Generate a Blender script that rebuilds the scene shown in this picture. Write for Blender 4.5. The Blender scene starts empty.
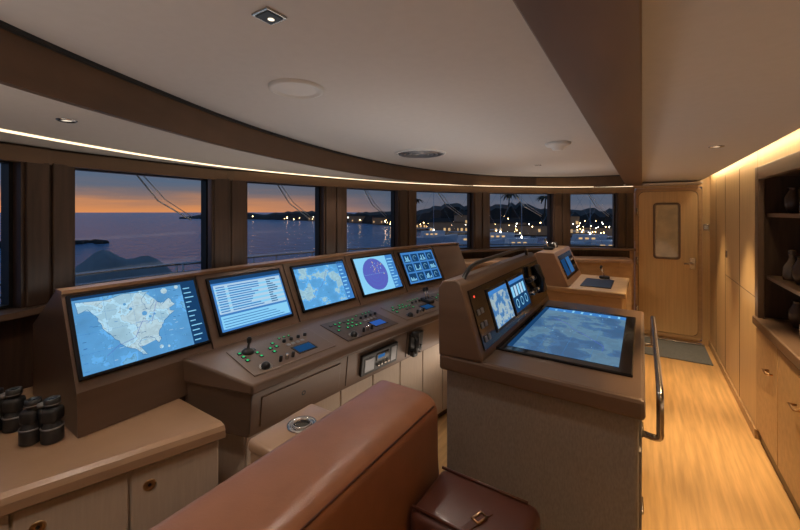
import bpy, bmesh, math, random
from mathutils import Vector, Matrix
random.seed(4)
V=Vector
try: bpy.context.scene.view_settings.view_transform='Standard'
except Exception: pass
# ---------------------------------------------------------------- materials
MATS={}
def nt(name):
    m=bpy.data.materials.new(name); m.use_nodes=True
    t=m.node_tree; b=t.nodes['Principled BSDF']; return m,t,b
def mat(name,col,rough=.5,metal=0,var=.12,scale=6,stretch=(1,1,1),bump=0,bscale=200,coat=0,emit=None,es=0):
    if name in MATS: return MATS[name]
    m,t,b=nt(name); N=t.nodes; L=t.links
    b.inputs['Roughness'].default_value=rough; b.inputs['Metallic'].default_value=metal
    b.inputs['Coat Weight'].default_value=coat; b.inputs['Coat Roughness'].default_value=.15
    tc=N.new('ShaderNodeTexCoord'); mp=N.new('ShaderNodeMapping'); mp.inputs['Scale'].default_value=stretch
    L.new(tc.outputs['Object'],mp.inputs['Vector'])
    no=N.new('ShaderNodeTexNoise'); no.inputs['Scale'].default_value=scale; no.inputs['Detail'].default_value=5
    L.new(mp.outputs[0],no.inputs['Vector'])
    r=N.new('ShaderNodeValToRGB'); c=V(col)
    r.color_ramp.elements[0].position=.3; r.color_ramp.elements[1].position=.7
    r.color_ramp.elements[0].color=(*(c*(1-var)),1); r.color_ramp.elements[1].color=(*(c*(1+var)),1)
    L.new(no.outputs['Fac'],r.inputs[0]); L.new(r.outputs[0],b.inputs['Base Color'])
    if bump:
        n2=N.new('ShaderNodeTexNoise'); n2.inputs['Scale'].default_value=bscale; L.new(mp.outputs[0],n2.inputs['Vector'])
        bp=N.new('ShaderNodeBump'); bp.inputs['Strength'].default_value=bump; bp.inputs['Distance'].default_value=.002
        L.new(n2.outputs['Fac'],bp.inputs['Height']); L.new(bp.outputs[0],b.inputs['Normal'])
    if emit:
        b.inputs['Emission Color'].default_value=(*emit,1); b.inputs['Emission Strength'].default_value=es
    MATS[name]=m; return m
def emis(name,col,s):
    if name in MATS: return MATS[name]
    m=bpy.data.materials.new(name); m.use_nodes=True; t=m.node_tree; t.nodes.clear()
    e=t.nodes.new('ShaderNodeEmission'); o=t.nodes.new('ShaderNodeOutputMaterial')
    e.inputs[0].default_value=(*col,1); e.inputs[1].default_value=s; t.links.new(e.outputs[0],o.inputs[0])
    MATS[name]=m; return m
def chart(name,sea,land,scale,seed,s,thr=.5):
    m,t,b=nt(name); N=t.nodes; L=t.links
    tc=N.new('ShaderNodeTexCoord'); mp=N.new('ShaderNodeMapping'); mp.inputs['Location'].default_value=(seed,seed*.7,0)
    L.new(tc.outputs['UV'],mp.inputs[0])
    no=N.new('ShaderNodeTexNoise'); no.inputs['Scale'].default_value=scale; no.inputs['Detail'].default_value=9; no.inputs['Roughness'].default_value=.55
    L.new(mp.outputs[0],no.inputs[0])
    r=N.new('ShaderNodeValToRGB'); E=r.color_ramp.elements; c=V(sea)
    E[0].position=0; E[0].color=(*(c*.55),1); E[1].position=thr-.10; E[1].color=(*c,1)
    for p,cc in ((thr-.055,c*1.05),(thr-.05,c*.8),(thr-.044,c*1.2),(thr-.005,c*1.4),(thr,V(land)*.5),(thr+.012,V(land)),(thr+.06,V(land)*.92),(thr+.065,V(land)*.8),(thr+.14,V(land)*.95),(thr+.25,V(land)*1.1)):
        e=E.new(min(p,1)); e.color=(*cc,1)
    L.new(no.outputs['Fac'],r.inputs[0])
    b.inputs['Base Color'].default_value=(.01,.01,.012,1); b.inputs['Roughness'].default_value=.3; b.inputs['Specular IOR Level'].default_value=.12
    L.new(r.outputs[0],b.inputs['Emission Color']); b.inputs['Emission Strength'].default_value=s
    MATS[name]=m; return m

BROWN=mat('bronze_brown_lacquer',(.138,.088,.062),.32,.15,.10,3,(1,.2,4),.05,400)
BROWND=mat('dark_walnut',(.056,.032,.021),.4,0,.30,5,(8,8,.6),.05,200)
BROWNM=mat('fascia_walnut',(.125,.072,.040),.42,0,.15,5,(2,.4,2))
COUNTER=mat('counter_leather',(.33,.20,.12),.30,0,.06,8,(1,1,1),.15,500,.3)
PANEL=mat('taupe_fabric_panel',(.25,.215,.195),.75,0,.12,60,(3,3,1),.4,900)
CAB=mat('cabinet_beige',(.42,.335,.265),.55,0,.05,20,(6,6,.5))
LEATH=mat('cognac_leather',(.26,.11,.058),.32,0,.10,14,(1,1,1),.35,350,.25)
LEATHD=mat('oxblood_leather',(.075,.024,.016),.33,0,.10,14,(1,1,1),.35,350,.15)
GOLD=mat('wall_oak_satin',(.56,.39,.205),.40,0,.09,4,(14,14,.5))
GOLDD=mat('wall_oak_warm',(.43,.28,.145),.42,0,.12,4,(1,6,6))
CEILW=mat('ceiling_suede',(.51,.48,.46),.85,0,.02,30)
CEIL2=mat('ceiling_perimeter',(.56,.51,.46),.8,0,.02,30)
BLACK=mat('black_plastic',(.012,.012,.013),.35,0,.1)
BLACKG=mat('black_gloss',(.006,.006,.008),.12,0,.1)
RUB=mat('rubber_armour',(.03,.03,.032),.5,0,.2,30,(1,1,1),.5,300)
STEEL=mat('brushed_steel',(.62,.58,.54),.25,1,.05)
BRASS=mat('bronze_hardware',(.55,.36,.20),.28,1,.05)
BRONZE=mat('dark_bronze',(.09,.06,.045),.35,.8,.1)
WHITE=mat('white_plastic',(.6,.58,.56),.5,0,.02)
GREY=mat('grey_metal',(.25,.25,.26),.4,.6,.05)
GUN=mat('satin_chrome_rail',(.40,.36,.33),.2,1,.05)
MATG=mat('grey_doormat',(.12,.135,.15),.9,0,.3,120,(1,1,1),.8,600)
LEDW=emis('led_warm',(1,.76,.48),2.2)
LEDC=emis('led_cove',(1,.74,.42),15)
LEDS=emis('led_shelf',(1,.70,.38),1.2)
LAMPD=emis('downlight_lens',(1,.85,.65),1.5)
LENS=mat('coated_lens',(.10,.14,.18),.05,.6,.1)
GREEN=emis('button_green',(.03,.8,.25),1.2); REDE=emis('button_red',(1,.1,.05),1.2); BLUEE=emis('lcd_blue',(.04,.15,.6),.6)
WHT=emis('display_white',(.50,.74,.95),.85); DKB=emis('display_navy',(.01,.05,.14),1.0); MIDB=emis('display_blue',(.06,.24,.62),.9)
LINE=emis('display_text',(.03,.12,.30),1); CY=emis('display_cyan',(.25,.62,.9),1.0); PUR=emis('display_purple',(.10,.12,.50),1.0); YEL=emis('display_yellow',(.8,.6,.1),1)

# ---------------------------------------------------------------- builder
def frame(o,x,y):
    x=V(x).normalized(); y=V(y); y=(y-x*y.dot(x)).normalized(); z=x.cross(y)
    return Matrix(((x.x,y.x,z.x,o[0]),(x.y,y.y,z.y,o[1]),(x.z,y.z,z.z,o[2]),(0,0,0,1)))
class B:
    def __init__(s,name):
        s.name=name; s.bm=bmesh.new(); s.bm.loops.layers.uv.new('UVMap'); s.mats=[]
    def mi(s,m):
        if m not in s.mats: s.mats.append(m)
        return s.mats.index(m)
    def add(s,t,m,M=None,smooth=False,recalc=True):
        if recalc: bmesh.ops.recalc_face_normals(t,faces=t.faces[:])
        i=s.mi(m)
        for f in t.faces: f.material_index=i; f.smooth=smooth
        if M is not None: t.transform(M)
        me=bpy.data.meshes.new('t'); t.to_mesh(me); t.free(); s.bm.from_mesh(me); bpy.data.meshes.remove(me)
    def box(s,a,b,m,bev=0,M=None,seg=2,smooth=False):
        t=bmesh.new(); t.loops.layers.uv.new('UVMap'); bmesh.ops.create_cube(t,size=1)
        a=V(a);b=V(b)
        for v in t.verts: v.co=V(((a.x+b.x)/2+v.co.x*(b.x-a.x),(a.y+b.y)/2+v.co.y*(b.y-a.y),(a.z+b.z)/2+v.co.z*(b.z-a.z)))
        if bev: bmesh.ops.bevel(t,geom=t.edges[:],offset=bev,segments=seg,profile=.5,affect='EDGES')
        s.add(t,m,M,smooth)
    def loft(s,secs,m,closed=True,caps=True,M=None,smooth=False,loop=False,bev=0):
        t=bmesh.new(); t.loops.layers.uv.new('UVMap'); R=[[t.verts.new(p) for p in sec] for sec in secs]
        k=len(secs[0]); n=len(R)
        for i in range(n if loop else n-1):
            A=R[i];C=R[(i+1)%n]
            for j in range(k if closed else k-1):
                t.faces.new((A[j],A[(j+1)%k],C[(j+1)%k],C[j]))
        if closed and caps and not loop:
            t.faces.new(R[0]); t.faces.new(R[-1])
        if bev:
            bmesh.ops.recalc_face_normals(t,faces=t.faces[:])
            es=[e for e in t.edges if len(e.link_faces)==2 and e.calc_face_angle(0)>.5]
            bmesh.ops.bevel(t,geom=es,offset=bev,segments=3,profile=.5,affect='EDGES')
        s.add(t,m,M,smooth)
    def tube(s,pts,r,m,seg=10,M=None,rs=None):
        pts=[V(p) for p in pts]; secs=[]
        for i,p in enumerate(pts):
            d=(pts[min(i+1,len(pts)-1)]-pts[max(i-1,0)]).normalized()
            if i==0: u=d.orthogonal().normalized()
            else: u=(u-d*u.dot(d)).normalized()
            w=d.cross(u); rr=rs[i] if rs else r
            secs.append([p+(u*math.cos(a)+w*math.sin(a))*rr for a in [2*math.pi*j/seg for j in range(seg)]])
        s.loft(secs,m,smooth=True,M=M)
    def cyl(s,p0,p1,r0,m,r1=None,seg=24,M=None,smooth=True):
        s.tube([p0,p1],r0,m,seg,M,[r0,r0 if r1 is None else r1])
    def lathe(s,prof,m,c=(0,0,0),seg=28,M=None,smooth=True):
        secs=[[V((c[0]+r*math.cos(a),c[1]+r*math.sin(a),c[2]+z)) for r,z in prof] for a in [2*math.pi*j/seg for j in range(seg)]]
        s.loft(secs,m,closed=False,loop=True,M=M,smooth=smooth)
    def disc(s,c,r,m,M=None,seg=28):
        s.poly([(c[0]+r*math.cos(a),c[1]+r*math.sin(a)) for a in [2*math.pi*j/seg for j in range(seg)]],c[2],m,M)
    def poly(s,pts,z,m,M=None):
        t=bmesh.new(); uv=t.loops.layers.uv.new('UVMap')
        f=t.faces.new([t.verts.new((x,y,z)) for x,y in pts])
        for l in f.loops: l[uv].uv=(l.vert.co.x*3,l.vert.co.y*3)
        if len(pts)>4: bmesh.ops.triangulate(t,faces=[f])
        s.add(t,m,M,recalc=False)
    def ring(s,c,r,w,m,M=None,seg=36,a0=0,a1=2*math.pi):
        full=abs(a1-a0-2*math.pi)<1e-6; n=seg if full else seg+1
        secs=[[V((c[0]+q*math.cos(a),c[1]+q*math.sin(a),c[2])) for q in (r,r+w)] for a in [a0+(a1-a0)*j/seg for j in range(n)]]
        s.loft(secs,m,closed=False,loop=full,M=M)
    def quad(s,x0,x1,y0,y1,z,m,M=None):
        t=bmesh.new(); uv=t.loops.layers.uv.new('UVMap')
        f=t.faces.new([t.verts.new(p) for p in ((x0,y0,z),(x1,y0,z),(x1,y1,z),(x0,y1,z))])
        w=(x1-x0); h=(y1-y0)
        for l,u in zip(f.loops,((0,0),(w/h if h else 1,0),(w/h,1),(0,1))): l[uv].uv=u
        s.add(t,m,M,recalc=False)
    def sphere(s,c,r,m,sc=(1,1,1),M=None,u=16):
        t=bmesh.new(); t.loops.layers.uv.new('UVMap'); bmesh.ops.create_uvsphere(t,u_segments=u,v_segments=u//2+2,radius=r)
        for v in t.verts: v.co=V((v.co.x*sc[0]+c[0],v.co.y*sc[1]+c[1],v.co.z*sc[2]+c[2]))
        s.add(t,m,M,True)
    def prismY(s,prof,y0,y1,m,bev=0,smooth=False,M=None):
        s.loft([[V((x,y,z)) for x,z in prof] for y in (y0,y1)],m,bev=bev,smooth=smooth,M=M)
    def done(s):
        me=bpy.data.meshes.new(s.name)
        co=[v.co for v in s.bm.verts]
        c=V(((min(v.x for v in co)+max(v.x for v in co))/2,(min(v.y for v in co)+max(v.y for v in co))/2,min(v.z for v in co)))
        bmesh.ops.translate(s.bm,verts=s.bm.verts[:],vec=-c)
        s.bm.to_mesh(me); s.bm.free()
        for m in s.mats: me.materials.append(m)
        o=bpy.data.objects.new(s.name,me); o.location=c; bpy.context.collection.objects.link(o); return o
def one(name,fn): b=B(name); fn(b); return b.done()
def catmull(P,n=8):
    P=[V(p) for p in P]; Q=[P[0]*2-P[1]]+P+[P[-1]*2-P[-2]]; out=[]
    for i in range(1,len(Q)-2):
        for k in range(n):
            t=k/n; a,b,c,d=Q[i-1:i+3]
            out.append(.5*((2*b)+(c-a)*t+(2*a-5*b+4*c-d)*t*t+(3*b-a-3*c+d)*t**3))
    out.append(P[-1]); return out
def normals(P):
    out=[]
    for i in range(len(P)):
        d=P[min(i+1,len(P)-1)]-P[max(i-1,0)]; out.append(V((d.y,-d.x)).normalized())
    return out
def sweep(b,P,prof,m,smooth=False,bev=0):
    P=[V(p[:2]) for p in P]; Nn=normals(P)
    b.loft([[V((p.x+n.x*u,p.y+n.y*u,z)) for u,z in prof] for p,n in zip(P,Nn)],m,smooth=smooth,bev=bev)

# ---------------------------------------------------------------- shell
WIN=[((-1.95,-1.15),(-2.28,-.52)),((-2.38,-.28),(-2.62,.50)),((-2.69,.73),(-2.79,1.59)),((-2.72,1.85),(-2.63,2.62)),((-2.58,2.90),(-2.40,3.60)),
     ((-2.28,3.82),(-1.85,4.54)),((-1.70,4.74),(-1.04,5.42)),((-.84,5.56),(-.295,5.77))]
PATH=[(-1.2,-2.05),(-1.75,-1.45)]
for a,c in WIN: PATH+= [a,c]
PATH+=[(-.1,5.84)]
ZS,ZT,ZC,ZR,ZH=1.17,1.91,1.99,2.03,2.13
b=B('wall_front'); sweep(b,PATH,[(-.12,0),(0,0),(0,ZS),(-.12,ZS)],BROWND)
sweep(b,PATH,[(-.12,ZT),(0,ZT),(0,2.2),(-.12,2.2)],BROWND)
gaps=[(PATH[0],WIN[0][0])]+[(WIN[i][1],WIN[i+1][0]) for i in range(len(WIN)-1)]+[(WIN[-1][1],PATH[-1])]
for a,c in gaps:
    sweep(b,[a,c],[(-.12,ZS-.02),(.03,ZS-.02),(.03,ZT+.02),(-.12,ZT+.02)],BROWND)
    a=V(a);c=V(c);d=c-a
    if d.length<.5:
        M=frame((a.x,a.y,ZS),(d.x,d.y,0),(0,0,1)); Lw=d.length
        b.box((Lw*.06,.0,.03),(Lw*.47,.74,.045),BROWND,.006,M); b.box((Lw*.53,.0,.03),(Lw*.94,.74,.045),BROWND,.006,M)
b.done()
GL=bpy.data.materials.new('window_glass'); GL.use_nodes=True; t=GL.node_tree; t.nodes.clear()
tr=t.nodes.new('ShaderNodeBsdfTransparent'); gs=t.nodes.new('ShaderNodeBsdfGlossy'); fr=t.nodes.new('ShaderNodeFresnel'); mx=t.nodes.new('ShaderNodeMixShader'); o=t.nodes.new('ShaderNodeOutputMaterial')
tr.inputs[0].default_value=(.92,.95,.97,1); gs.inputs['Roughness'].default_value=.0; fr.inputs[0].default_value=1.3
t.links.new(fr.outputs[0],mx.inputs[0]); t.links.new(tr.outputs[0],mx.inputs[1]); t.links.new(gs.outputs[0],mx.inputs[2]); t.links.new(mx.outputs[0],o.inputs[0])
for i,(a,c) in enumerate(WIN):
    b=B('window_%d'%(i+1))
    d=(V(c)-V(a)); L=d.length; M=frame((a[0],a[1],ZS),(d.x,d.y,0),(0,0,1))
    b.quad(.0,L,0,ZT-ZS,-.06,GL,M)
    w=.016
    for x0,x1,y0,y1 in ((0,w,0,ZT-ZS),(L-w,L,0,ZT-ZS),(w,L-w,0,w),(w,L-w,ZT-ZS-w,ZT-ZS)):
        b.box((x0,y0,-.09),(x1,y1,-.03),BLACK,0,M)
    if i>=1:
        b.tube([(L*.46,ZT-ZS-.01,-.11),(L*.62,.56,-.11),(L*.9,.42,-.11)],.005,WHITE,6,M)
        b.tube([(L*.51,ZT-ZS-.01,-.115),(L*.68,.57,-.115),(L*.92,.44,-.115)],.003,WHITE,6,M)
    b.done()
b=B('trim_1'); sweep(b,PATH,[(.0,ZS-.03),(.10,ZS-.03),(.10,ZS),(.0,ZS)],BROWN); b.done()
b=B('trim_2'); sweep(b,catmull([V(p) for p in PATH],3),[(.0,1.90),(.05,1.90),(.05,1.975),(.0,1.975)],BROWNM); b.done()

one('floor',lambda b:b.box((-3.0,-2.2,-.1),(1.2,6.1,0),mat('floor_oak',(.56,.35,.155),.30,0,.20,3,(12,.8,1),.1,60)))
one('wall_back',lambda b:(b.box((-.16,5.9,0),(-.085,6.02,2.2),GOLD),b.box((.625,5.9,0),(.82,6.02,2.2),GOLD),b.box((-.085,5.9,1.965),(.625,6.02,2.2),GOLD),b.box((-.085,5.9,0),(.625,6.02,.045),GOLD)))
one('trim_4',lambda b:b.box((-.14,5.81,0),(-.09,5.9,1.985),GOLDD,.004))
one('wall_left',lambda b:b.box((-1.32,-2.17,0),(.82,-2.05,2.2),GOLD))
def wr(b):
    b.box((.70,3.665,0),(.82,5.9,2.2),GOLD)
    for y in (4.25,4.9,5.45): b.box((.698,y,.02),(.70,y+.004,2.02),BROWND)
    b.box((.698,3.665,1.02),(.70,4.9,1.024),BROWND)
    b.box((.69,4.78,1.2),(.70,4.84,1.27),STEEL,.003)
one('wall_right',wr)
one('wall_right',lambda b:b.box((.70,-2.05,0),(.82,1.495,2.2),GOLD))
one('trim_5',lambda b:b.box((.70,1.5,1.975),(1.15,3.66,2.2),GOLD))
one('baseboard_right',lambda b:b.box((.685,3.67,0),(.699,5.9,.07),GOLDD,.003))
def niche(b):
    b.box((1.12,1.5,.0),(1.15,3.66,1.97),BROWND)
    b.box((.70,3.63,.9),(1.12,3.66,1.93),BROWND); b.box((.70,1.5,.9),(1.12,1.53,1.93),BROWN)
    b.box((.70,1.53,1.90),(1.12,3.63,1.93),BROWND)
    b.box((.685,3.58,.9),(.72,3.66,1.97),BROWN,.004); b.box((.685,1.5,1.88),(.72,3.58,1.97),BROWN,.004)
    b.box((.74,1.53,1.175),(1.12,3.63,1.20),BROWN,.003); b.box((.74,1.53,1.615),(1.12,3.63,1.64),BROWN,.003)
    b.box((.79,2.48,.9),(1.12,2.51,1.9),BROWND)
    b.box((.67,1.5,.84),(1.12,3.66,.90),BROWN,.008)
    b.box((.70,1.5,.08),(1.12,3.66,.84),GOLD)
    for y0,y1 in ((1.6,2.1),(2.11,2.62),(2.63,3.13),(3.14,3.64)):
        b.box((.688,y0,.10),(.70,y1,.82),GOLDD,.004)
        b.tube([(.688,y0+.10,.62),(.66,y0+.10,.62),(.66,y0+.18,.62),(.688,y0+.18,.62)],.007,BRASS,8)
    b.box((.71,1.5,0),(1.1,3.66,.08),BROWND)
    for z in (1.893,1.608,1.168): b.box((1.09,2.55,z),(1.10,3.6,z+.006),LEDS)
one('display_cabinet',niche)
def dec(name,x,y,z,prof,m):
    b=B(name); b.lathe(prof,m,(x,y,z)); b.done()
GLS=mat('smoked_glass',(.16,.12,.09),.08,.5,.1)
for x,y,z in ((.83,3.46,1.201),(.82,3.1,.901),(.85,3.22,1.641)):
    dec('glass_decanter',x,y,z,[(0,0),(.045,0),(.05,.03),(.046,.09),(.02,.13),(.016,.16),(.024,.17),(.016,.175),(.024,.19),(.016,.20),(0,.205)],GLS)
for x,y,z in ((.83,3.26,1.201),(.84,3.46,1.641),(.93,2.95,1.201),(.85,3.42,.901),(.85,2.9,.901)):
    dec('bronze_vase',x,y,z,[(0,0),(.03,0),(.048,.05),(.05,.10),(.028,.15),(.025,.165),(.034,.172),(.022,.165),(0,.1)],BRONZE)
b=B('ship_wheel_ornament'); M=frame((.84,3.06,1.32),(0,1,0),(0,0,1))
b.ring((0,0,0),.06,.012,BRASS,M); b.ring((0,0,.008),.06,.012,BRASS,M)
for k in range(6):
    a=k*math.pi/3; b.tube([(0,0,.004),(.1*math.cos(a),.1*math.sin(a),.004)],.005,BRASS,8,M)
b.box((-.04,-.119,-.03),(.04,-.10,.03),BROWND,.003,M); b.cyl((0,-.10,.004),(0,-.06,.004),.006,BRASS,M=M); b.done()

# ceiling
b=B('ceiling'); b.box((-3.0,-2.2,ZH),(0.0,6.05,2.2),CEILW); b.box((0,-2.2,ZR),(.60,6.0,2.2),CEILW)
b.box((.60,-2.2,2.14),(.82,6.0,2.2),CEILW)
OPEN=catmull([V(p) for p in [(-.17,-.95),(-.6,-.75),(-1.0,-.32),(-1.33,.15),(-1.57,.6),(-1.82,1.2),(-2.0,1.9),(-2.1,2.6),(-2.09,3.3),(-1.95,4.05),(-1.65,4.75),(-1.2,5.27),(-.7,5.54),(-.17,5.62)]],6)
def resample(P,n):
    P=[V(p) for p in P]; D=[0]
    for i in range(1,len(P)): D.append(D[-1]+(P[i]-P[i-1]).length)
    out=[]
    for k in range(n):
        s=D[-1]*k/(n-1); i=1
        while i<len(P)-1 and D[i]<s: i+=1
        out.append(P[i-1].lerp(P[i],(s-D[i-1])/(D[i]-D[i-1])))
    return out
OUT=resample([(-.17,-2.1),(-1.2,-2.1)]+PATH[1:]+[(-.1,5.95)],len(OPEN))
b.loft([[V((p.x,p.y,ZC)),V((q.x,q.y,ZC)),V((q.x,q.y,ZC+.02)),V((p.x,p.y,ZC+.02))] for p,q in zip(OPEN,OUT)],CEIL2)
b.box((-.2,5.60,ZC),(.60,5.95,ZC+.02),CEIL2)
b.done()
b=B('trim_3')
sweep(b,OPEN,[(-.015,ZC-.006),(.012,ZC-.006),(.012,ZH),(-.015,ZH)],BROWNM)
sweep(b,OPEN,[(.012,ZH-.012),(.03,ZH-.012),(.03,ZH),(.012,ZH)],BLACK)  # black strip stands in for the dark of the shadow gap
b.done()
b=B('ceiling_beam'); b.box((-.173,-2.05,ZC-.006),(0.0,5.63,ZH),BROWNM,.004)
b.box((-.185,-2.05,ZC+.03),(-.173,5.6,ZC+.05),BROWND); b.done()
b=B('led_strip'); cv=[V(p) for p in [(-1.45,-1.4),(-1.85,-.5),(-2.12,.2),(-2.32,.62),(-2.5,1.1),(-2.6,1.6),(-2.6,2.1),(-2.52,2.7),(-2.38,3.3),(-2.15,3.87),(-1.77,4.5),(-1.45,4.88),(-.98,5.33),(-.72,5.5),(-.28,5.68),(-.1,5.72)]]
sweep(b,catmull(cv,4),[(-.018,ZC-.006),(.012,ZC-.006),(.012,ZC-.001),(-.018,ZC-.001)],LEDW); b.done()
b=B('led_strip'); b.box((.625,-1.9,2.09),(.655,5.8,2.10),LEDC); b.done()

def light(name,kind,loc,power,col,parent=None,size=.08,rot=(0,0,0),spot=None,sy=None):
    l=bpy.data.lights.new(name,kind); l.energy=power; l.color=col
    if kind=='AREA':
        l.shape='DISK' if sy is None else 'RECTANGLE'; l.size=size
        if sy: l.size_y=sy
    if kind=='SPOT': l.spot_size=math.radians(spot or 100); l.spot_blend=.7; l.shadow_soft_size=size
    o=bpy.data.objects.new(name,l); bpy.context.collection.objects.link(o); o.location=loc; o.rotation_euler=rot
    if parent: o.parent=parent; o.location=V(loc)-parent.location
    return o
WC=(1,.85,.70); WG=(1,.67,.33)
def down(x,y,z,p,col,r=.035,spot=110,fix=True):
    o=None
    if fix:
        b=B('downlight'); b.lathe([(r*.7,-.002),(r,-.006),(r*1.25,-.002),(r*1.25,-.0)],STEEL,(x,y,z)); b.disc((x,y,z-.001),r*.7,LAMPD); o=b.done()
    light('downlight_and_fill','SPOT',(x,y,z-.03),p,col,o,.04,spot=spot)  # shared by fitted downlights and added fill spots
for y,p in ((.6,45),(1.7,75),(2.8,125),(3.9,125),(5.0,80)): down(.36,y,ZR,p,WG,.03,62,y==2.8)
for x,y,p in ((-1.78,.47,15),(-2.3,1.6,8),(-2.35,2.7,8)): down(x,y,ZC,p,WC,.025,110,y<1)  # the nearest has a fitting, the rest are added fill
for x,y,p in ((-.76,-.2,26),(-.6,1.2,18),(-1.25,1.9,22),(-.6,4.1,24),(-1.5,3.8,18),(-.8,5.0,18)): down(x,y,ZH,p,WC,.03,110,False)  # added fill spots, no fittings in the ceiling here
UP=(math.pi,0,0); UC=(1,.92,.84)
light('uplight_fill','AREA',(-1.0,-.6,1.15),6,UC,None,1.0,UP,None,1.4)  # this and the following upward areas are unseen fill added to brighten the ceiling
light('uplight_fill','AREA',(-1.05,2.3,1.38),5,UC,None,.5,UP,None,2.4)
light('uplight_fill','AREA',(-.9,4.5,1.3),3,UC,None,.8,UP,None,.8)
light('uplight_fill','AREA',(-2.3,1.8,1.22),3,UC,None,.25,UP,None,2.4)
light('uplight_fill','AREA',(.35,2.4,.9),3.5,(1,.80,.56),None,.35,UP,None,4.5)
light('under_desk_fill','AREA',(-1.12,2.1,.55),1.8,(1,.85,.7),None,.12,(0,math.radians(100),math.radians(8)),None,1.9)  # unseen fill added to brighten the cabinet fronts below the desk
b=B('ceiling_speaker'); b.lathe([(0,-.008),(.07,-.009),(.085,-.004),(.09,-.014),(.102,-.01),(.105,0)],WHITE,(-1.12,.98,ZH)); b.done()
b=B('air_vent')
for r in (.05,.085,.12,.155): b.lathe([(r,-.002),(r+.012,-.016),(r+.022,-.016),(r+.018,-.002)],GREY,(-1.51,2.61,ZH))
b.lathe([(.185,-.001),(.185,-.012),(.205,-.01),(.21,0)],WHITE,(-1.51,2.61,ZH)); b.disc((-1.51,2.61,ZH-.002),.19,BLACK); b.done()
b=B('smoke_detector'); b.lathe([(0,-.05),(.035,-.05),(.045,-.03),(.07,-.025),(.085,-.01),(.085,0)],WHITE,(-.49,2.75,ZH)); b.done()
b=B('recessed_spotlight'); b.box((-.79,.55,ZH-.006),(-.73,.61,ZH),STEEL,.002); b.box((-.783,.557,ZH-.008),(-.737,.603,ZH-.005),BLACK); b.disc((-.76,.585,ZH-.009),.008,LAMPD); b.done()
b=B('recessed_spotlight'); b.box((-.92,3.9,ZH-.006),(-.86,3.96,ZH),STEEL,.002); b.box((-.91,3.91,ZH-.008),(-.87,3.95,ZH-.005),BLACK); b.done()

# door
def rrect(x0,x1,z0,z1,r,n=6):
    P=[]
    for cx,cz,a in ((x1-r,z1-r,0),(x0+r,z1-r,90),(x0+r,z0+r,180),(x1-r,z0+r,270)):
        for k in range(n+1):
            q=math.radians(a+90*k/n); P.append((cx+r*math.cos(q),cz+r*math.sin(q)))
    return P
def ringY(b,outer,inner,y0,y1,m):
    secs=[]
    for (ox,oz),(ix,iz) in zip(outer,inner):
        secs.append([V((ox,y0,oz)),V((ix,y0,iz)),V((ix,y1,iz)),V((ox,y1,oz))])
    b.loft(secs,m,loop=True)
b=B('door_1')
ringY(b,rrect(-.08,.62,.05,1.96,.04),rrect(-.045,.585,.09,1.92,.07),5.885,5.92,GOLDD)
ringY(b,rrect(-.04,.58,.095,1.915,.07),rrect(.13,.40,1.05,1.76,.04),5.892,5.918,GOLD)
b.prismY(rrect(-.046,.586,.085,1.922,.07),5.925,5.93,BROWND)
ringY(b,rrect(.12,.41,1.04,1.77,.045),rrect(.145,.385,1.065,1.745,.03),5.88,5.917,BROWN)
b.prismY(rrect(.14,.39,1.06,1.75,.03),5.905,5.915,mat('door_glass',(.17,.10,.05),.06,0,.5,5,(1,1,1),0,0,.3,(1,.55,.22),.08))  # faint emission in the glass stands in for a lit space beyond
b.tube([(.53,5.892,1.0),(.53,5.84,1.0),(.44,5.84,1.0)],.011,STEEL,8)
b.box((.50,5.882,.93),(.56,5.893,1.07),STEEL,.004)
for z in (.35,1.0,1.65): b.cyl((-.055,5.875,z-.05),(-.055,5.875,z+.05),.012,STEEL)
b.done()
b=B('light_switch'); b.box((.635,5.885,1.42),(.69,5.899,1.5),STEEL,.003); b.box((.645,5.88,1.44),(.675,5.886,1.48),WHITE,.002); b.done()
b=B('doormat'); b.box((0,5.15,0),(.64,5.8,.012),MATG,.004); b.box((-.0,5.8,0),(.64,5.86,.03),STEEL,.004); b.done()

# ---------------------------------------------------------------- helm console
RX=[(-1.965,.50),(-1.96,1.03),(-1.945,1.58),(-1.90,2.12),(-1.83,2.67),(-1.73,3.21),(-1.60,3.55)]
b=B('helm_console')
P=[V(p) for p in RX]; Nn=normals(P)
prof=[(-.40,1.13),(-.06,1.325),(.0,1.325),(.185,.965),(.20,.803),(-.40,.803)]
b.loft([[V((p.x+n.x*u,p.y+n.y*u,z)) for u,z in prof] for p,n in zip(P,Nn)],BROWN)
b.loft([[V((p.x+n.x*u,p.y+n.y*u,z)) for u,z in [(-.065,1.318),(.012,1.318),(.012,1.332),(-.065,1.332)]] for p,n in zip(P,Nn)],COUNTER)
for i in range(1,6):
    p=P[i];n=Nn[i]
    b.tube([(p.x+n.x*.004,p.y+n.y*.004,1.32),(p.x+n.x*.187,p.y+n.y*.187,.968)],.004,BROWND,6)
RR=[(-1.785,.88),(-1.765,1.55),(-1.72,2.09),(-1.65,2.63),(-1.56,3.15),(-1.43,3.5)]
FF=[(-1.40,.98),(-1.35,1.55),(-1.29,2.08),(-1.22,2.58),(-1.12,3.05),(-1.02,3.35)]
b.loft([[V((r[0],r[1],.975)),V((f[0],f[1],.905)),V((f[0]-.0,f[1],.86)),V((r[0],r[1],.86))] for r,f in zip(RR,FF)],BROWN,bev=.010)
b.loft([[V((r[0],r[1]+.01,.862)),V((f[0]-.015,f[1]+.01,.862)),V((f[0]-.04,f[1]+.01,.66)),V((r[0]+.02,r[1]+.01,.66))] for r,f in zip(RR,FF)],BROWN,bev=.006)
b.loft([[V((r[0],r[1]+.03,.66)),V((f[0]-.10,f[1]+.03,.66)),V((f[0]-.10,f[1]+.03,.08)),V((r[0],r[1]+.03,.08))] for r,f in zip(RR,FF)],CAB)
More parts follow.
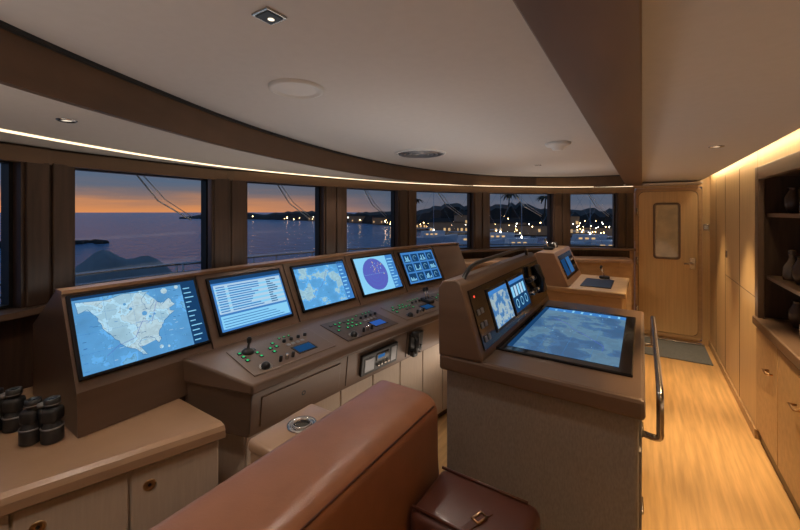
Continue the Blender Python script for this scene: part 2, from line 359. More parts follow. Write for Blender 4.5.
b.loft([[V((r[0],r[1]+.04,.08)),V((f[0]-.15,f[1]+.04,.08)),V((f[0]-.15,f[1]+.04,.0)),V((r[0],r[1]+.04,.0))] for r,f in zip(RR,FF)],BROWND)
for i in range(5):
    f0=V(FF[i]);f1=V(FF[i+1])
    for k in (0,.5):
        q=f0.lerp(f1,k); q2=f0.lerp(f1,k+.5); d=q2-q; M=frame((q.x-.10,q.y+.03,.09),(d.x,d.y,0),(0,0,1))
        b.box((.006,.01,-.002),(d.length-.006,.56,.012),CAB,.004,M)
    d=f1-f0; M=frame((f0.x-.04,f0.y+.01,.66),(d.x,d.y,0),(.025,0,.2))
    b.box((.0,.02,-.001),(.004,.19,.004),BROWND,0,M)
def deskM(i):
    r0=V(RR[i]);r1=V(RR[i+1]);f0=V(FF[i]);f1=V(FF[i+1])
    d=f1-f0; return frame((f0.x,f0.y,.906),(d.x,d.y,0),(r0.x-f0.x,r0.y-f0.y,.069)),d.length
def knob(b,x,y,M,r=.012,h=.018,m=BLACK): b.lathe([(0,h),(r*.8,h),(r,h*.7),(r,0)],m,(x,y,.001),16,M)
for i in range(5):
    M,L=deskM(i)
    b.box((.04,.05,0),(L-.05,.31,.004),BROWND if i in(1,3) else BROWN,.002,M)
    for c in range(6):
        for r in range(3):
            if random.random()<.8:
                x=.07+c*.036; y=.17+r*.038
                b.box((x,y,.003),(x+.02,y+.02,.008),BLACK,.002,M)
                if random.random()<.75: b.quad(x+.005,x+.015,y+.005,y+.015,.0085,GREEN,M)
    for c in range(5):
        if random.random()<.7:
            b.box((.31+c*.03,.275,.003),(.325+c*.03,.29,.008),BLACK,.002,M); b.quad(.314+c*.03,.321+c*.03,.279,.286,.0085,GREEN,M)
    for c in range(4): knob(b,.32+c*.045,.24,M,.010)
    b.box((.31,.09,.003),(.43,.17,.006),BLACKG,.002,M); b.quad(.32,.42,.1,.16,.0065,BLUEE if i%2 else DKB,M)
    for c in range(4): b.box((.31+c*.03,.19,.003),(.33+c*.03,.21,.008),GREY,.002,M)
    b.sphere((.12,.09,.006),.022,BLACK,M=M); b.ring((.12,.09,.005),.023,.008,STEEL,M)
    for c in range(3): knob(b,.2+c*.035,.09,M,.009,.03,STEEL if c==1 else BLACK)
def lever(b,x,y,M,h=.09):
    b.box((x-.035,y-.05,0),(x+.035,y+.05,.03),BLACK,.01,M)
    for q in (-.016,.016):
        b.tube([(x+q,y,.02),(x+q,y+.01,.05),(x+q,y+.03,h)],.006,STEEL,8,M); b.sphere((x+q,y+.032,h+.005),.014,BLACK,(1,1,1.3),M)
M,L=deskM(2); lever(b,.46,.2,M); M,L=deskM(3); lever(b,.3,.2,M,.11); M,L=deskM(0)
b.lathe([(.03,0),(.03,.01),(.018,.02),(.007,.025),(.006,.05),(.011,.055),(.012,.075),(.006,.083),(0,.084)],BLACK,(.12,.25,.002),16,M)
f0=V(FF[1]);f1=V(FF[2]);d=f1-f0
M=frame((f0.x-.04,f0.y+.01,.66),(d.x,d.y,0),(.025,0,.2))
b.box((.10,.04,0),(.42,.165,.022),BLACK,.006,M); b.box((.12,.06,.02),(.20,.14,.028),GREY,.004,M)
b.box((.22,.10,.02),(.33,.145,.026),BLACKG,.002,M); b.quad(.23,.29,.115,.135,.0265,LINE,M)
for k in range(4): knob(b,.235+k*.03,.075,M@Matrix.Translation((0,0,.022)),.009,.012,STEEL)
b.box((.35,.06,.02),(.40,.15,.027),GREY,.003,M)
f0=V(FF[0]);f1=V(FF[1]);d=f1-f0; M=frame((f0.x-.04,f0.y+.01,.66),(d.x,d.y,0),(.025,0,.2))
b.box((.05,.03,.0),(.52,.17,.006),BROWN,.003,M); b.ring((.28,.10,.0065),.006,.006,BLACK,M)
f0=V(FF[2]);f1=V(FF[3]);d=f1-f0; M=frame((f0.x-.04,f0.y+.01,.66),(d.x,d.y,0),(.025,0,.2))
b.box((.02,.03,0),(.16,.17,.02),BLACK,.006,M)
b.tube([(.04,.06,.05),(.04,.10,.06),(.04,.17,.05)],.017,BLACK,10,M); b.box((.015,.16,.02),(.065,.20,.06),BLACK,.01,M); b.box((.015,.03,.02),(.065,.07,.06),BLACK,.01,M)
b.tube([(.1+.012*math.cos(a),.04+ .05*math.sin(a*.08),.035+.012*math.sin(a)) for a in [k*.5 for k in range(60)]],.004,BLACK,6,M)
b.done()

def screenM(i,w,h):
    p0=P[i];p1=P[i+1]; d=p1-p0; n=V((d.y,-d.x)).normalized()
    top=V(((p0.x+p1.x)/2,(p0.y+p1.y)/2,1.325)); bot=V((top.x+n.x*.185,top.y+n.y*.185,.965))
    up=(top-bot); Ls=up.length; o=bot+up*((Ls-h)/2/Ls+.02)
    M=frame(o,(d.x,d.y,0),up); return M@Matrix.Translation((-w/2,0,.005))
def bezel(b,w,h,M,t=.012):
    b.box((-.014,-.014,-.004),(w+.014,h+.014,t),BLACKG,.004,M)
def detail(b,x0,x1,y0,y1,z,M,n=60):
    for k in range(n):
        x=x0+random.random()*(x1-x0-.02); y=y0+random.random()*(y1-y0-.006); m=random.choice((LINE,LINE,MIDB,WHT,CY))
        w=random.choice((.0025,.0025,.012,.018))
        b.quad(x,x+w,y,y+.0018,z,m,M)
    px,py=x0+(x1-x0)*.2,y0+(y1-y0)*.15
    for k in range(5):
        nx=min(x1-.01,px+(x1-x0)*(.08+.1*random.random())); ny=min(y1-.01,max(y0,py+(y1-y0)*(random.random()*.35-.05)))
        b.tube([(px,py,z),(nx,ny,z)],.0009,PUR,4,M); px,py=nx,ny
def coast(pts,n=3):
    out=[]
    for i in range(len(pts)):
        a=V(pts[i]);c=V(pts[(i+1)%len(pts)]); out.append(a); L=(c-a).length
        for k in range(1,n):
            q=a.lerp(c,k/n); out.append(q+V((random.gauss(0,.05*L),random.gauss(0,.05*L))))
    return out
CONT=[(.02,.93),(.03,.78),(.10,.82),(.15,.72),(.18,.60),(.20,.50),(.25,.40),(.30,.28),(.36,.20),(.42,.15),(.46,.06),(.50,.05),(.47,.13),(.44,.21),(.48,.28),(.55,.27),(.59,.24),(.615,.16),(.64,.20),(.63,.29),(.67,.37),(.70,.45),(.76,.52),(.82,.57),(.75,.61),(.84,.67),(.79,.78),(.71,.70),(.66,.80),(.60,.66),(.56,.70),(.54,.83),(.62,.93)]
CH1=chart('display_chart_ocean',(.10,.34,.66),(.16,.45,.76),2.0,3.1,.95,.60)
CHL=chart('display_chart_land',(.34,.56,.70),(.50,.70,.80),3.0,5.1,.95,.52)
CH3=chart('display_chart_harbour',(.10,.37,.72),(.36,.62,.76),3.0,8.3,.95,.55)
CHT=chart('display_chart_table',(.045,.13,.27),(.12,.26,.40),2.4,12.7,.85,.5)
CH5=chart('display_chart_small',(.05,.2,.45),(.4,.55,.62),4,21.7,.9,.5)
Z=.013
for i in range(5):
    w,h=(.485,.315) if i==0 else (.435,.285)
    M=screenM(i,w,h); b=B('marine_display'); bezel(b,w,h,M)
    if i==0:
        b.quad(.0,w,0,h,Z,CH1,M)
        C=coast(CONT); b.poly([(p.x*w*.92,p.y*h) for p in C],Z+.0004,CHL,M)
        b.tube([(p.x*w*.92,p.y*h,Z+.0006) for p in C+[C[0]]],.0007,LINE,4,M)
        for cx,cy,r in ((.50,.62,.022),(.54,.56,.012),(.58,.585,.010),(.40,.72,.014),(.36,.80,.012)): b.disc((cx*w,cy*h,Z+.0008),r*w,CH1,M,9)
        for cx,cy,r in ((.58,.10,.018),(.64,.08,.012),(.70,.90,.03),(.50,.93,.02),(.86*.95,.93,.02)): b.disc((cx*w,cy*h,Z+.0005),r*w,CHL,M,7)
        b.quad(w*.86,w,0,h,Z+.0012,DKB,M); detail(b,0,w*.86,.01,h*.94,Z+.0009,M,110)
        for k in range(12): b.quad(w*.875,w*(.9+random.random()*.08),h*(.05+k*.075),h*(.065+k*.075),Z+.0016,CY,M)
        b.quad(0,w*.86,h*.96,h,Z+.0012,DKB,M)
        for k in range(1,4): b.quad(0,w*.86,h*k/4,h*k/4+.0006,Z+.0010,MIDB,M); b.quad(w*k*.21,w*k*.21+.0006,0,h*.96,Z+.0010,MIDB,M)
    elif i==1:
        b.quad(0,w,0,h,Z,MIDB,M); b.quad(.01,w*.98,h*.04,h*.28,Z+.0005,CY,M); b.quad(.01,w*.98,h*.32,h*.88,Z+.0005,WHT,M)
        b.quad(0,w,h*.92,h,Z+.0005,DKB,M)
        for k in range(11):
            y=h*(.35+k*.047)
            if k%2: b.quad(.01,w*.98,y-.003,y+.009,Z+.0008,CY,M)
            b.quad(.02,w*.16,y,y+.006,Z+.001,MIDB,M); b.quad(w*.2,w*(.45+random.random()*.2),y,y+.006,Z+.001,MIDB,M); b.quad(w*.75,w*(.8+random.random()*.12),y,y+.006,Z+.001,LINE,M)
        for k in range(4): b.quad(.02,w*(.5+.4*random.random()),h*(.07+k*.05),h*(.085+k*.05),Z+.001,MIDB,M)
    elif i==2:
        b.quad(0,w,0,h,Z,CH3,M); detail(b,0,w*.85,.01,h*.94,Z+.0009,M,70); b.quad(w*.85,w,0,h,Z+.0006,MIDB,M); b.quad(0,w,h*.95,h,Z+.0006,DKB,M)
        for k in range(9): b.quad(w*.87,w*(.9+random.random()*.08),h*(.05+k*.1),h*(.08+k*.1),Z+.001,CY,M)
    elif i==3:
        b.quad(0,w,0,h,Z,CY,M); c=(w*.42,h*.5,Z+.0006); b.disc(c,h*.46,PUR,M)
        for k in range(1,5): b.ring((c[0],c[1],Z+.001),h*.11*k,.0012,MIDB,M)
        for k in range(26):
            a=random.gauss(1.0,.5); r=h*(.1+.32*random.random()); b.disc((c[0]+r*math.cos(a),c[1]+r*math.sin(a),Z+.0011),.002+.003*random.random(),YEL if k%3 else CY,M,6)
        b.quad(c[0],c[0]+.001,c[1],c[1]+h*.44,Z+.0012,YEL,M); b.quad(c[0]-h*.44,c[0]+h*.44,c[1],c[1]+.001,Z+.0012,CY,M)
        b.quad(w*.8,w,0,h,Z+.0006,MIDB,M)
        for k in range(10): b.quad(w*.82,w*(.88+random.random()*.1),h*(.05+k*.09),h*(.08+k*.09),Z+.001,CY,M)
    else:
        b.quad(0,w,0,h,Z,MIDB,M)
        for r in range(3):
            for c in range(4):
                x=w*(.04+c*.24);y=h*(.05+r*.31)
                b.quad(x,x+w*.2,y,y+h*.26,Z+.0005,DKB,M)
                if (r+c)%2: b.ring((x+w*.1,y+h*.12,Z+.001),h*.07,.003,CY,M,24,.3,4.5)
                else:
                    for k in range(5): b.quad(x+w*.02+k*w*.034,x+w*.02+k*w*.034+.01,y+.008,y+.012+random.random()*.05,Z+.001,CY,M)
    b.done()

# ---------------------------------------------------------------- side counter
CF=[(-1.60,-1.0),(-1.76,-.45),(-1.68,-.05),(-1.585,.3),(-1.40,.86)]
CR=[(-1.80,-1.0),(-2.18,-.45),(-2.36,-.05),(-2.48,.3),(-2.50,.86)]
b=B('side_counter')
b.loft([[V((r[0],r[1],.80)),V((f[0]-.03,f[1],.80)),V((f[0]-.008,f[1],.792)),V((f[0],f[1],.775)),V((f[0],f[1],.745)),V((f[0]-.02,f[1],.735)),V((r[0],r[1],.735))] for r,f in zip(CR,CF)],COUNTER,smooth=False)
b.loft([[V((r[0],r[1],.735)),V((f[0]-.05,f[1],.735)),V((f[0]-.05,f[1],.08)),V((r[0],r[1],.08))] for r,f in zip(CR,CF)],CAB)
b.loft([[V((r[0],r[1],.08)),V((f[0]-.1,f[1],.08)),V((f[0]-.1,f[1],.0)),V((r[0],r[1],.0))] for r,f in zip(CR,CF)],BROWND)
f=[V(p) for p in CF]
for p0,p1 in ((f[1],f[2]),(f[2],f[3]),(f[3],f[3].lerp(f[4],.5)),(f[3].lerp(f[4],.5),f[4])):
    d=p1-p0; M=frame((p0.x-.05,p0.y,.09),(d.x,d.y,0),(0,0,1)); L=d.length
    b.box((.004,.0,-.002),(L-.004,.635,.014),CAB,.004,M)
    kx=.06
    b.ring((kx,.56,.0145),.006,.013,BRASS,M,20); b.disc((kx,.56,.0147),.006,BLACK,M)
    b.lathe([(.012,.0),(.018,.006),(.021,.0)],BRASS,(kx,.56,.014),20,M)
b.done()

def bino(x,y,rot):
    b=B('binoculars'); M=Matrix.Translation((x,y,.801))@Matrix.Rotation(rot,4,'Z')
    for s in (-1,1):
        b.lathe([(0,.002),(.028,.0),(.033,.004),(.033,.05),(.027,.062),(.022,.075)],RUB,(s*.036,0,0),20,M)
        b.box((s*.036-.026,-.026,.070),(s*.036+.026,.030,.125),RUB,.014,M,3,True)
        b.lathe([(.022,.115),(.019,.122),(.019,.132),(.024,.134),(.024,.156),(.017,.158),(.014,.153)],RUB,(s*.032,.004,0),20,M)
        b.disc((s*.032,.004,.154),.0145,LENS,M)
        b.lathe([(.0332,.052),(.0345,.053),(.0345,.057),(.032,.058)],GREY,(s*.036,0,0),20,M)
        b.lathe([(.0242,.136),(.0252,.137),(.0252,.139),(.0242,.140)],GREY,(s*.032,.004,0),20,M)
    b.cyl((0,.0,.05),(0,.0,.128),.010,BLACK,M=M); b.cyl((0,0,.126),(0,0,.142),.013,GREY,M=M); b.box((-.03,-.008,.085),(.03,.008,.105),BLACK,.004,M)
    b.done()
bino(-2.08,.36,.75); bino(-1.86,.42,.70)
b=B('leather_canister'); b.lathe([(0,0),(.062,0),(.065,.006),(.065,.085),(.07,.09),(.072,.10),(.068,.112),(.045,.118),(0,.118)],LEATHD,(-1.80,.19,.80)); b.lathe([(.066,.04),(.068,.045),(.066,.05)],BRASS,(-1.80,.19,.80)); b.done()

# ---------------------------------------------------------------- chart table island
b=B('chart_table_console')
b.box((-.76,1.55,.07),(-.01,2.88,.93),PANEL,.012)
b.box((-.72,1.6,0),(-.05,2.84,.07),BROWND)
b.box((-.785,1.525,.925),(.01,2.905,1.0),BROWN,.014)
b.prismY([(-.785,.99),(-.79,1.30),(-.765,1.335),(-.70,1.345),(-.675,1.325),(-.575,1.0)],1.525,2.905,BROWN,bev=.008)
M=frame((-.06,1.74,1.0),(0,1,0),(-1,0,0))
b.box((-.03,-.03,-.002),(.92,.53,.012),BLACKG,.005,M)
b.quad(.02,.87,.02,.48,.0135,CHT,M); detail(b,.02,.8,.03,.45,.0143,M,60)
b.quad(.02,.87,.455,.48,.014,DKB,M); b.quad(.80,.87,.02,.455,.014,MIDB,M)
for k in range(8): b.quad(.81,.83+random.random()*.035,.05+k*.05,.062+k*.05,.0145,CY,M)
for k in range(1,6): b.quad(.02+k*.13,.0208+k*.13,.02,.455,.0142,MIDB,M)
for k in range(1,4): b.quad(.02,.80,.02+k*.11,.0207+k*.11,.0142,MIDB,M)
o=V((-.575,1.55,1.005)); M=frame(o,(0,1,0),(-.1,0,.32))
b.box((.02,.03,-.001),(1.32,.30,.006),BLACKG,.003,M)
for x0,x1,mm in ((.22,.50,0),(.55,.85,1)):
    b.box((x0-.012,.06,.004),(x1+.012,.27,.012),BLACK,.003,M); b.quad(x0,x1,.075,.255,.0125,CH5 if mm==0 else DKB,M)
    b.quad(x0,x1,.235,.255,.013,MIDB,M)
for k in range(5): b.quad(.56+.055*k,.6+.055*k,.16,.22,.013,WHT if k%2 else CY,M)
for k in range(3): b.ring((.61+.09*k,.12,.013),.02,.006,CY,M,20)
for k in range(6):
    b.box((.05+.022*(k%2)*2,.06+.06*(k//2),.005),(.075+.022*(k%2)*2,.085+.06*(k//2),.012),GREY,.002,M)
b.quad(.055,.07,.26,.27,.007,REDE,M)
for k in range(8):
    knob(b,.93+.05*(k%4),.12+.08*(k//4),M,.014,.03,BLACK if k%3 else STEEL)
b.box((1.15,.08,.004),(1.28,.27,.03),BLACK,.01,M)
b.tube([(1.10,.1,.03),(1.10,.18,.06),(1.10,.28,.04)],.018,BLACK,10,M)
arc=[(-.70,1.60,1.32),(-.695,1.64,1.365),(-.69,1.75,1.395),(-.69,2.1,1.40),(-.69,2.5,1.40),(-.69,2.68,1.385),(-.70,2.74,1.33)]
b.tube(catmull([V(p) for p in arc],4),.011,BLACK,10)
b.tube(catmull([V(p) for p in [(.0,1.66,.82),(.05,1.655,.82),(.055,1.65,.86),(.055,1.65,.95),(.055,1.68,.985),(.055,1.8,.99),(.055,2.7,.99),(.055,2.79,.985),(.055,2.81,.95),(.055,2.8,.86),(.05,2.79,.82),(0,2.79,.82)]],4),.012,GUN,10)
for y0,y1 in ((1.6,2.2),(2.22,2.84)):
    for z0,z1 in ((.12,.45),(.47,.78)):
        b.box((-.014,y0,z0),(-.001,y1,z1),PANEL,.004); b.cyl((.0,(y0+y1)/2-.05,z1-.06),(.0,(y0+y1)/2+.05,z1-.06),.006,STEEL)
b.done()

# ---------------------------------------------------------------- wing console + ledge
b=B('wing_console')
b.box((-.93,3.95,.07),(-.15,4.85,.86),GOLDD,.01); b.box((-.9,4.0,0),(-.2,4.8,.07),BROWND)
b.box((-.96,3.92,.86),(-.12,4.88,.91),GOLDD,.01)
b.prismY([(-.95,.90),(-.95,1.20),(-.90,1.24),(-.74,1.24),(-.60,.91)],3.93,4.87,COUNTER,bev=.008)
M=frame((-.61,3.98,.92),(0,1,0),(-.14,0,.32))
b.box((.05,.05,0),(.8,.30,.01),BLACKG,.003,M); b.quad(.1,.3,.08,.25,.011,DKB,M); b.quad(.36,.56,.08,.25,.011,LINE,M)
for k in range(5): knob(b,.62+k*.035,.2,M,.012,.02,STEEL)
M=frame((-.2,3.98,.911),(0,1,0),(-1,0,0)); b.box((.1,.05,0),(.6,.32,.008),BLACK,.003,M); lever(b,.7,.15,M,.12)
M=frame((-.95,4.0,1.24),(0,1,0),(-1,0,0)); lever(b,.25,-.1,M,.1)
for k in range(3): b.lathe([(0,0),(.03,0),(.034,.02),(.03,.05),(.02,.06),(0,.06)],WHITE if k%2 else BLACK,(.42+k*.08,-.1,0),16,M)
b.done()
b=B('window_ledge_counter')
lp=[V(p) for p in [(-1.98,4.05),(-1.80,4.35),(-1.60,4.60),(-1.0,5.22),(-.80,5.38),(-.32,5.60),(-.16,5.64)]]
sweep(b,lp,[(-.03,1.06),(.22,1.06),(.24,1.045),(.24,1.01),(-.03,1.01)],COUNTER)
sweep(b,lp,[(-.03,1.01),(.20,1.01),(.20,0),(-.03,0)],GOLDD)
b.done()

# ---------------------------------------------------------------- settee
b=B('leather_settee')
def arcprof(cx,cz,r,a0,a1,n=6): return [(cx+r*math.cos(math.radians(a0+(a1-a0)*k/n)),cz+r*math.sin(math.radians(a0+(a1-a0)*k/n))) for k in range(n+1)]
prof=[(-.93,.12),(-.94,.7)]+arcprof(-.895,.905,.045,180,90)+arcprof(-.715,.885,.065,90,0)+[(-.648,.72),(-.63,.5),(-.63,.12)]
b.prismY(prof,-.9,1.27,LEATH,bev=.022,smooth=True)
b.tube([(-.660,-.85,.915),(-.660,1.24,.915)],.004,LEATHD,8)
b.box((-.66,-.9,.12),(-.08,1.02,.34),LEATHD,.02)
for y0,y1 in ((-.88,.06),(.07,1.0)): b.box((-.64,y0,.33),(-.10,y1,.47),LEATH,.04,None,4,True)
b.box((-.63,1.0,.12),(-.27,1.26,.70),LEATHD,.035,None,4,True)
b.tube([(-.62,1.02,.703),(-.31,1.02,.703)],.005,LEATHD,8); b.tube([(-.62,1.235,.703),(-.31,1.235,.703)],.005,LEATHD,8)
b.box((-.90,-.85,.0),(-.12,1.2,.12),BROWND)
M=Matrix.Translation((-.42,1.09,.700))@Matrix.Rotation(1.2,4,'Z')
b.box((-.09,-.012,-.002),(.05,.012,.004),LEATHD,.002,M)
b.tube([(-.02,-.012,.006),(.02,-.012,.007),(.02,.012,.007),(-.02,.012,.006),(-.02,-.012,.006)],.004,BRASS,8,M)
b.done()
b=B('cup_holder_pedestal')
b.box((-1.165,.80,.0),(-.96,1.10,.835),COUNTER,.02,None,3,True)
b.box((-1.17,.795,.80),(-.955,1.105,.85),COUNTER,.02,None,4,True)
c=(-1.068,.96,.85)
b.lathe([(.054,.0),(.054,.006),(.046,.008),(.042,.004),(.040,-.0),(.038,.0015),(0,.0015)],STEEL,c); b.disc((c[0],c[1],c[2]+.002),.037,BLACKG)
b.lathe([(.03,.003),(.032,.012),(.036,.012),(.036,.003)],STEEL,c)
b.done()

# ---------------------------------------------------------------- exterior
W=bpy.data.worlds.new('dusk_sky'); bpy.context.scene.world=W; W.use_nodes=True; t=W.node_tree; N=t.nodes; L=t.links
bg=N['Background']; tc=N.new('ShaderNodeTexCoord'); sp=N.new('ShaderNodeSeparateXYZ'); L.new(tc.outputs['Generated'],sp.inputs[0])
def ramp(els):
    r=N.new('ShaderNodeValToRGB'); E=r.color_ramp.elements
    E[0].position=els[0][0];E[0].color=(*els[0][1],1);E[1].position=els[-1][0];E[1].color=(*els[-1][1],1)
    for p,c in els[1:-1]: e=E.new(p); e.color=(*c,1)
    return r
r1=ramp([(0,(.78,.29,.10)),(.018,(.64,.26,.11)),(.034,(.34,.19,.14)),(.052,(.17,.15,.17)),(.08,(.10,.14,.21)),(.3,(.13,.23,.40)),(1,(.07,.13,.27))])
r2=ramp([(0,(.17,.15,.17)),(.03,(.10,.12,.17)),(.1,(.06,.09,.14)),(.3,(.11,.20,.36)),(1,(.06,.11,.24))])
mpw=N.new('ShaderNodeMapping'); mpw.inputs['Scale'].default_value=(2,2,26); now=N.new('ShaderNodeTexNoise'); now.inputs['Scale'].default_value=1.8; now.inputs['Detail'].default_value=6
L.new(tc.outputs['Generated'],mpw.inputs[0]); L.new(mpw.outputs[0],now.inputs[0])
ma=N.new('ShaderNodeMath'); ma.operation='MULTIPLY_ADD'; ma.inputs[1].default_value=.07; L.new(now.outputs['Fac'],ma.inputs[0])
ms=N.new('ShaderNodeMath'); ms.operation='SUBTRACT'; ms.inputs[1].default_value=.035; L.new(sp.outputs['Z'],ms.inputs[0]); L.new(ms.outputs[0],ma.inputs[2])
L.new(ma.outputs[0],r1.inputs[0]); L.new(ma.outputs[0],r2.inputs[0])
vm=N.new('ShaderNodeVectorMath'); vm.operation='DOT_PRODUCT'; vm.inputs[1].default_value=(-.96,.28,0); L.new(tc.outputs['Generated'],vm.inputs[0])
mr=N.new('ShaderNodeMapRange'); mr.inputs[1].default_value=.78; mr.inputs[2].default_value=.98; L.new(vm.outputs['Value'],mr.inputs[0])
mx=N.new('ShaderNodeMix'); mx.data_type='RGBA'; L.new(mr.outputs[0],mx.inputs[0]); L.new(r2.outputs[0],mx.inputs[6]); L.new(r1.outputs[0],mx.inputs[7])
L.new(mx.outputs[2],bg.inputs[0]); bg.inputs[1].default_value=1.0

m,t,pb=nt('sea_water'); N=t.nodes; L=t.links
pb.inputs['Base Color'].default_value=(.13,.32,.55,1); pb.inputs['Roughness'].default_value=.16; pb.inputs['Specular IOR Level'].default_value=.34
tc=N.new('ShaderNodeTexCoord'); no=N.new('ShaderNodeTexNoise'); no.inputs['Scale'].default_value=.35; no.inputs['Detail'].default_value=8; no.inputs['Roughness'].default_value=.6; L.new(tc.outputs['Object'],no.inputs[0])
bp=N.new('ShaderNodeBump'); bp.inputs['Strength'].default_value=1; bp.inputs['Distance'].default_value=3.2; L.new(no.outputs['Fac'],bp.inputs['Height']); L.new(bp.outputs[0],pb.inputs['Normal'])
one('sea',lambda b:b.quad(-6000,6000,-6000,6000,-5,m))
LAND=mat('headland_rock',(.02,.022,.02),.95,0,.4,.1)
def dirp(az,d): a=math.radians(az); return V((-math.sin(a)*d,math.cos(a)*d))
LS=emis('harbour_lamp',(1,.62,.25),26); LS2=emis('harbour_lamp_white',(1,.9,.75),22)
WL=emis('lit_window',(1,.62,.28),.75); FAC=mat('waterfront_facade',(.16,.13,.10),.8,0,.2,.3,(1,1,1),0,0,0,(1,.6,.3),.02)
b=B('harbour_waterfront'); secs=[]
def shore_d(az):
    f=max(0,min(1,(62-az)/35)); return 420-310*f,f
for k in range(160):
    az=64-k*.58; d,f=shore_d(az)
    h=1.5+2.6*abs(math.sin(k*.17))+1.2*random.random()+4.5*f*(.6+.4*math.sin(k*.09+1))
    if az<52: h+=1.2*random.random()
    if k<6: h*=.15*k
    p=dirp(az,d); q=dirp(az,d+60)
    secs.append([V((p.x,p.y,-5.5)),V((p.x,p.y,-4.2)),V((p.x*1.03,p.y*1.03,-4.5+h*.8)),V((q.x,q.y,-4+h)),V((q.x,q.y,-5.5))])
b.loft(secs,LAND)
for k in range(18):
    az=46-k*3.4+random.random(); d,f=shore_d(az); d-=4; p=dirp(az,d); M=frame((p.x,p.y,-4.6),(math.cos(math.radians(az)),math.sin(math.radians(az)),0),(0,0,1))
    w=6+random.random()*6; h=2.2+random.random()*3.6
    b.box((-w/2,0,-4),(w/2,h,0),FAC,0,M); b.loft([[V((-w/2-.4,h,.5)),V((w/2+.4,h,.5)),V((w/2-1,h+1.2,-2)),V((-w/2+1,h+1.2,-2))],[V((-w/2-.4,h,-4.5)),V((w/2+.4,h,-4.5)),V((w/2-1,h+1.2,-2.2)),V((-w/2+1,h+1.2,-2.2))]],LAND,M=M)
    n=int(w/1.3)
    for r in range(int(h/2.2)):
        for c in range(n):
            if random.random()<.4: b.quad(-w/2+.5+c*1.3,-w/2+1.1+c*1.3,.9+r*2.2,1.7+r*2.2,.03,WL,M)
for k in range(34):
    caz=60-random.random()**.75*70
    for j in range(random.choice((1,3,5,8))):
        az=caz+random.gauss(0,1.3); d,f=shore_d(az); d-=6+random.random()*6
        p=dirp(az,d); r=.0010*d*(.35+random.random()*.9); z=-4.2+abs(random.gauss(0,.8))+random.random()*3*f
        b.sphere((p.x,p.y,z),r,LS if random.random()<.75 else LS2,(1,1,1),None,6)
b.done()
b=B('breakwater_rocks')
for k in range(30):
    p=dirp(84-k*.42,100+random.random()*6); b.sphere((p.x,p.y,-5.0),.7+random.random()*1.0*(1-k/40),LAND,(1.6,1.2,.9),None,6)
b.done()
LEAF=mat('palm_leaf',(.02,.03,.015),.8)
def palm(x,y,h):
    b=B('palm_tree'); b.tube([(x,y,-5),(x+.2,y,-5+h*.5),(x+.6,y,-5+h)],.25,LAND,8,None,[.3,.22,.16])
    for k in range(13):
        a=k*2*math.pi/13+random.random()*.3; dr=.6+random.random()*.9; secs=[]
        for q in range(6):
            u=q/5; r=3.0*u; z=-5+h+.9*u-dr*2.2*u*u; w=.45*math.sin(math.pi*min(.97,u*.9+.08)); c=V((x+.6+r*math.cos(a),y+r*math.sin(a),z)); s=V((-math.sin(a),math.cos(a),0))*w
            secs.append([c-s-V((0,0,.25*w)),c,c+s-V((0,0,.25*w))])
        b.loft(secs,LEAF,closed=False)
    b.done()
for az,d,h in ((31,125,11),(12,108,11),(17,110,12)):
    p=dirp(az,d); palm(p.x,p.y,h)
HULL=mat('boat_hull',(.55,.57,.6),.4)
for az,d,l in ((28,80,11),(22,66,11),(18,75,12),(15,60,10),(9,55,10),(6,75,12),(3,60,12)):
    p=dirp(az,d); b=B('moored_boat'); M=Matrix.Translation((p.x,p.y,-5))@Matrix.Rotation(math.radians(az+20),4,'Z'); hl=l/2
    b.loft([[V((x,-w,1.3+s)),V((x,-w*.7,0)),V((x,w*.7,0)),V((x,w,1.3+s))] for x,w,s in ((-hl,1.4,0),(-hl*.3,1.7,0),(hl*.4,1.4,.2),(hl,.08,.6))],HULL,M=M)
    b.loft([[V((x,-w,1.3)),V((x+.3,-w*.8,2.6)),V((x+.3,w*.8,2.6)),V((x,w,1.3))] for x,w in ((-hl*.5,1.1),(hl*.1,1.1),(hl*.4,.7))],HULL,M=M)
    for s in (-1,1):
        for q in (-.38,-.2,-.02): b.box((hl*q,s*1.0-.04,1.8),(hl*(q+.1),s*1.0+.04,2.1),WL,0,M)
    b.cyl((0,0,2.6),(0,0,11.5),.07,STEEL,M=M,seg=8); b.tube([(0,0,11.4),(hl,0,1.9)],.02,STEEL,6,M); b.tube([(0,0,11.4),(-hl,0,1.4)],.02,STEEL,6,M); b.cyl((0,0,3.2),(-hl*.8,0,3.2),.08,HULL,M=M,seg=8)
    b.sphere((0,0,2.75),.12,LS2,M=M,u=8); b.done()
DECK=mat('deck_white',(.30,.34,.36),.5)
b=B('foredeck_bulwark')
MP=catmull([V(p) for p in PATH],3)
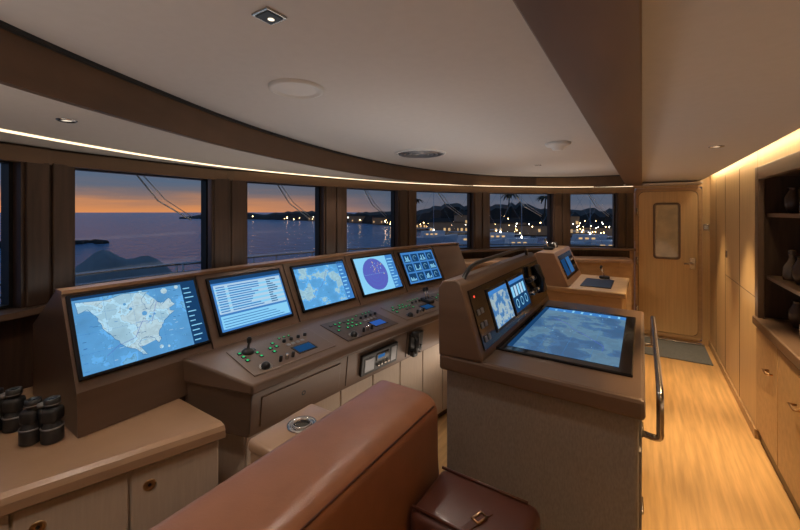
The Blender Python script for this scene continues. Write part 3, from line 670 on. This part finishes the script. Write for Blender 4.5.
sweep(b,MP,[(-1.7,-.6),(-1.5,-.6),(-1.5,.82),(-1.7,.82)],DECK)
sweep(b,MP,[(-1.72,.82),(-1.46,.82),(-1.46,.86),(-1.72,.86)],DECK)
sweep(b,MP,[(-1.7,-.7),(-.12,-.7),(-.12,-.6),(-1.7,-.6)],mat('teak_deck',(.2,.13,.08),.7))
Q=[V(p) for p in MP]; QN=normals(Q)
for z in (.97,1.07): b.tube([V((p.x-n.x*1.6,p.y-n.y*1.6,z)) for p,n in zip(Q,QN)],.016,STEEL,8)
for p,n in list(zip(Q,QN))[::2]: b.cyl((p.x-n.x*1.6,p.y-n.y*1.6,.85),(p.x-n.x*1.6,p.y-n.y*1.6,1.07),.012,STEEL,seg=8)
b.done()
b=B('canvas_boat_cover'); CAN=mat('canvas_cover',(.20,.25,.26),.8)
secs=[]
ys=catmull([V((.95,.5)),V((1.2,.88)),V((1.5,1.02)),V((1.75,1.20)),V((2.0,1.06)),V((2.25,1.08)),V((2.5,.88)),V((2.7,.6))],3)
for k,q in enumerate(ys):
    y,hh=q.x,q.y; w=.75*math.sin(math.pi*(k+1)/(len(ys)+1))**.5
    secs.append([V((-5.4-w,y,-.2)),V((-5.4-w*.7,y,hh*.6)),V((-5.4-w*.25,y,hh*.93)),V((-5.4,y,hh)),V((-5.4+w*.25,y,hh*.92)),V((-5.4+w*.6,y+.02,hh*.70)),V((-5.4+w,y,-.2))])
b.loft(secs,CAN,smooth=True); b.done()
light('foredeck_fill','SPOT',(-3.1,1.9,2.5),60,(.85,.95,1),None,.1,(0,math.radians(55),math.radians(180)),110)  # added fill to brighten the canvas cover and foredeck, no fitting modelled

# ---------------------------------------------------------------- camera
cd=bpy.data.cameras.new('camera'); cam=bpy.data.objects.new('camera',cd); bpy.context.collection.objects.link(cam)
cd.sensor_width=36; cd.lens=370/800*36; cd.shift_y=-.06625; cd.clip_start=.03; cd.clip_end=20000
cam.location=(0,0,1.65); cam.rotation_euler=(math.radians(90),0,math.radians(33.2)); bpy.context.scene.camera=cam
